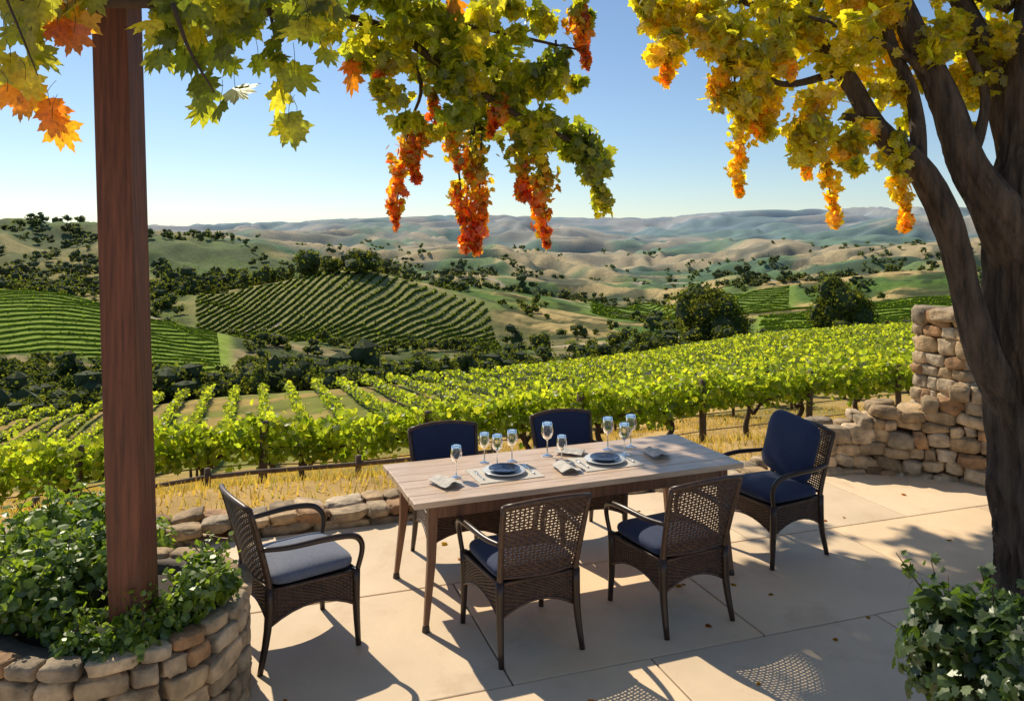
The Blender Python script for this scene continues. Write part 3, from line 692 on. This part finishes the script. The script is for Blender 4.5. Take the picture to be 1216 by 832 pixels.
# ---------------- distant trees
TG=[(.045,.065,.02),(.075,.10,.026),(.12,.14,.03),(.19,.19,.035)]
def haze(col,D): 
    h=float(hzf(np.array(D)));return col*(1-h)+HZ*h  # blends the painted haze into foliage colour by distance
def treeclump(mb,x,y,r,hh,n,size,lobes=6,core=.62):
    z=float(gz(x,y));cc=[]
    for i in range(lobes):
        a=rng.rand()*6.28;q=rng.rand()**.5*.6;cc.append([x+math.cos(a)*q*r,y+math.sin(a)*q*r,z+hh*rng.uniform(.22,.72)])
    cc=np.array(cc);lr=r*rng.uniform(.34,.62,lobes)
    V,F=I1
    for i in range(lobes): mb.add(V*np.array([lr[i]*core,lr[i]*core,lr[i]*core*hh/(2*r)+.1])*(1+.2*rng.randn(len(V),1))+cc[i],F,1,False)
    k=rng.randint(0,lobes,n);dn,dp=ball(n,.6)
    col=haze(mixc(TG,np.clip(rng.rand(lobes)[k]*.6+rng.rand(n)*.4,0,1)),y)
    leaves(mb,cc[k]+dp*lr[k][:,None]*np.array([1,1,hh/(2*r)]),size*(.6+.8*rng.rand(n)),dn+rng.randn(n,3)*.5,col,QUAD,0)
mb=MB();cnt=0
for i in range(16000):
    u=rng.uniform(-300,1500);D=math.exp(rng.uniform(math.log(95),math.log(1600)))
    X=(u-608)*D/920
    if D<118 and u>600: continue
    if 200<D<270 and u<285: continue
    if 283<D<408 and 215<u<600: continue
    if 465<D<612 and 695<u<945: continue
    if 305<D<445 and u>890: continue
    dens=float(fbm(np.array(u/100*1.3),np.array(math.log(D)*11),31,4))
    thr=.53 if u<640 else .58
    if D<200: thr-=.09 if u<560 else -.0
    if 410<D<700 and u<420: thr-=.08
    if dens<thr: 
        if rng.rand()>.010: continue
    elif rng.rand()>.75: continue
    r=rng.uniform(.9,3.4)*(1 if D<250 else 1.35 if D<450 else 2.3)*(1+.6*(rng.rand()<.1));hh=r*rng.uniform(1.0,1.8)
    treeclump(mb,X,D,r,hh,int(200 if D<220 else 80 if D<500 else 34),.26+D*.0017,5);cnt+=1
for u in list(rng.uniform(-200,130,26))+list(rng.uniform(195,300,8)):
    D=735;treeclump(mb,(u-608)*D/920,D,rng.uniform(4,9),rng.uniform(6,12),50,2.0)
for u in np.linspace(380,560,26):
    D=286+rng.randn()*3;treeclump(mb,(u-608)*D/920,D,rng.uniform(1.8,4),rng.uniform(3,6),110,.75)
for u in rng.uniform(-80,230,80):
    D=rng.uniform(425,470);treeclump(mb,(u-608)*D/920,D,rng.uniform(3,6),rng.uniform(6,9),70,1.2)
for u in rng.uniform(190,345,90):
    D=rng.uniform(412,540);treeclump(mb,(u-608)*D/920,D,rng.uniform(3,6),rng.uniform(9,14),80,1.2)
for u in rng.uniform(660,1120,70):
    D=rng.uniform(618,670);treeclump(mb,(u-608)*D/920,D,rng.uniform(3,7),rng.uniform(5,8),50,1.5)
for u in rng.uniform(-60,560,170):
    D=rng.uniform(92,185);treeclump(mb,(u-608)*D/920,D,rng.uniform(1.0,3.2),rng.uniform(1.8,4.4),260,.40)
mb.build('distant_trees',[M_far,M_core2])
def oak(u,D,r,hh,n=1500,sz=.5):
    mb=MB();X=(u-608)*D/920;z=float(gz(X,D))
    treeclump(mb,X,D,r,hh,n,sz,18,.7)
    V,F=tube([(X,D,z-.5),(X+.2,D,z+hh*.3),(X,D,z+hh*.5)],[r*.09,r*.07,r*.05],8,3);mb.add(V,F,2)
    mb.build('oak_tree',[M_far,M_core2,M_twig])
oak(842,132,6.4,12.5,6500,.5);oak(1000,132,5.8,12,6500,.5);oak(428,402,13,15,1800,1.1);oak(365,410,9,17,1200,1.1);oak(395,404,7,9,700,1.1)
oak(575,205,5.2,9,1800,.6);oak(300,190,4.4,8,1500,.6);oak(642,260,4,8,900,.7);oak(735,240,4.5,8,1200,.7);oak(765,250,4,7,1000,.7);oak(705,235,3.5,6,1000,.7);oak(1060,620,7,9,600,1.6)
oak(415,170,4,6,1400,.5);oak(455,165,3.4,5,1200,.5)
# dry grass
mb=MB();n=42000
x=rng.uniform(-13,13,n);y=rng.uniform(7,24,n);d=(y-6.67-.34*x)*.947
k=(d>.8)&(vn(x*.8,y*.8,2)>.2);x=x[k];y=y[k];n=len(x)
hh=.06+.12*rng.rand(n);a=rng.rand(n)*6.28;p=np.stack([x,y,gz(x,y)-.01],-1);dx=np.stack([np.cos(a),np.sin(a),0*a],-1)
V=np.stack([p-dx*.012,p+dx*.012,p+np.stack([rng.randn(n)*.04,rng.randn(n)*.04,hh],-1)],1)
col=np.repeat(mixc([(.42,.29,.10),(.32,.23,.08),(.2,.2,.06)],rng.rand(n)**2),3,axis=0)
mb.add(V.reshape(-1,3),np.arange(3*n).reshape(-1,3),0,False,col);mb.build('dry_grass',[M_far])
# ---------------- fallen leaves on the terrace
mb=MB();n=70
x=rng.uniform(-3,4.5,n);y=rng.uniform(3,7,n);k=(y<6.5+.34*x);x=x[k];y=y[k];n=len(x)
leaves(mb,np.stack([x,y,np.full(n,.008)],-1),.035*(.6+.8*rng.rand(n)),np.array([0,0,1.])+rng.randn(n,3)*.12,mixc(OR,.3+.6*rng.rand(n))*.8,LOB,0)
mb.build('fallen_leaves',[M_far])
# ---------------- light, world, camera
EL,AZ=math.radians(44),math.radians(-37)
sd=Vector((math.sin(AZ)*math.cos(EL),math.cos(AZ)*math.cos(EL),math.sin(EL)))
l=bpy.data.lights.new('sun','SUN');l.energy=5.0;l.angle=math.radians(.5);l.color=(1,.88,.68)
lo=bpy.data.objects.new('sun',l);scene.collection.objects.link(lo);lo.rotation_euler=(-sd).to_track_quat('-Z','Y').to_euler()
w=bpy.data.worlds.new('World');scene.world=w;w.use_nodes=True;nt=w.node_tree;bg=nt.nodes['Background']
sk=nt.nodes.new('ShaderNodeTexSky');sk.sky_type='NISHITA';sk.sun_disc=False;sk.sun_elevation=EL;sk.sun_rotation=AZ
sk.air_density=1.0;sk.dust_density=.15;sk.ozone_density=3.5;sk.altitude=100
nt.links.new(sk.outputs[0],bg.inputs[0]);bg.inputs[1].default_value=.115
cam=bpy.data.cameras.new('camera');co=bpy.data.objects.new('camera',cam);scene.collection.objects.link(co)
co.location=(0,0,H);co.rotation_euler=(math.radians(90),0,0);cam.sensor_width=36;cam.lens=27.24;cam.shift_y=-131/1216
cam.clip_start=.05;cam.clip_end=20000;scene.camera=co
scene.view_settings.view_transform='Standard';scene.view_settings.look='None';scene.view_settings.exposure=0
print('trees',cnt)
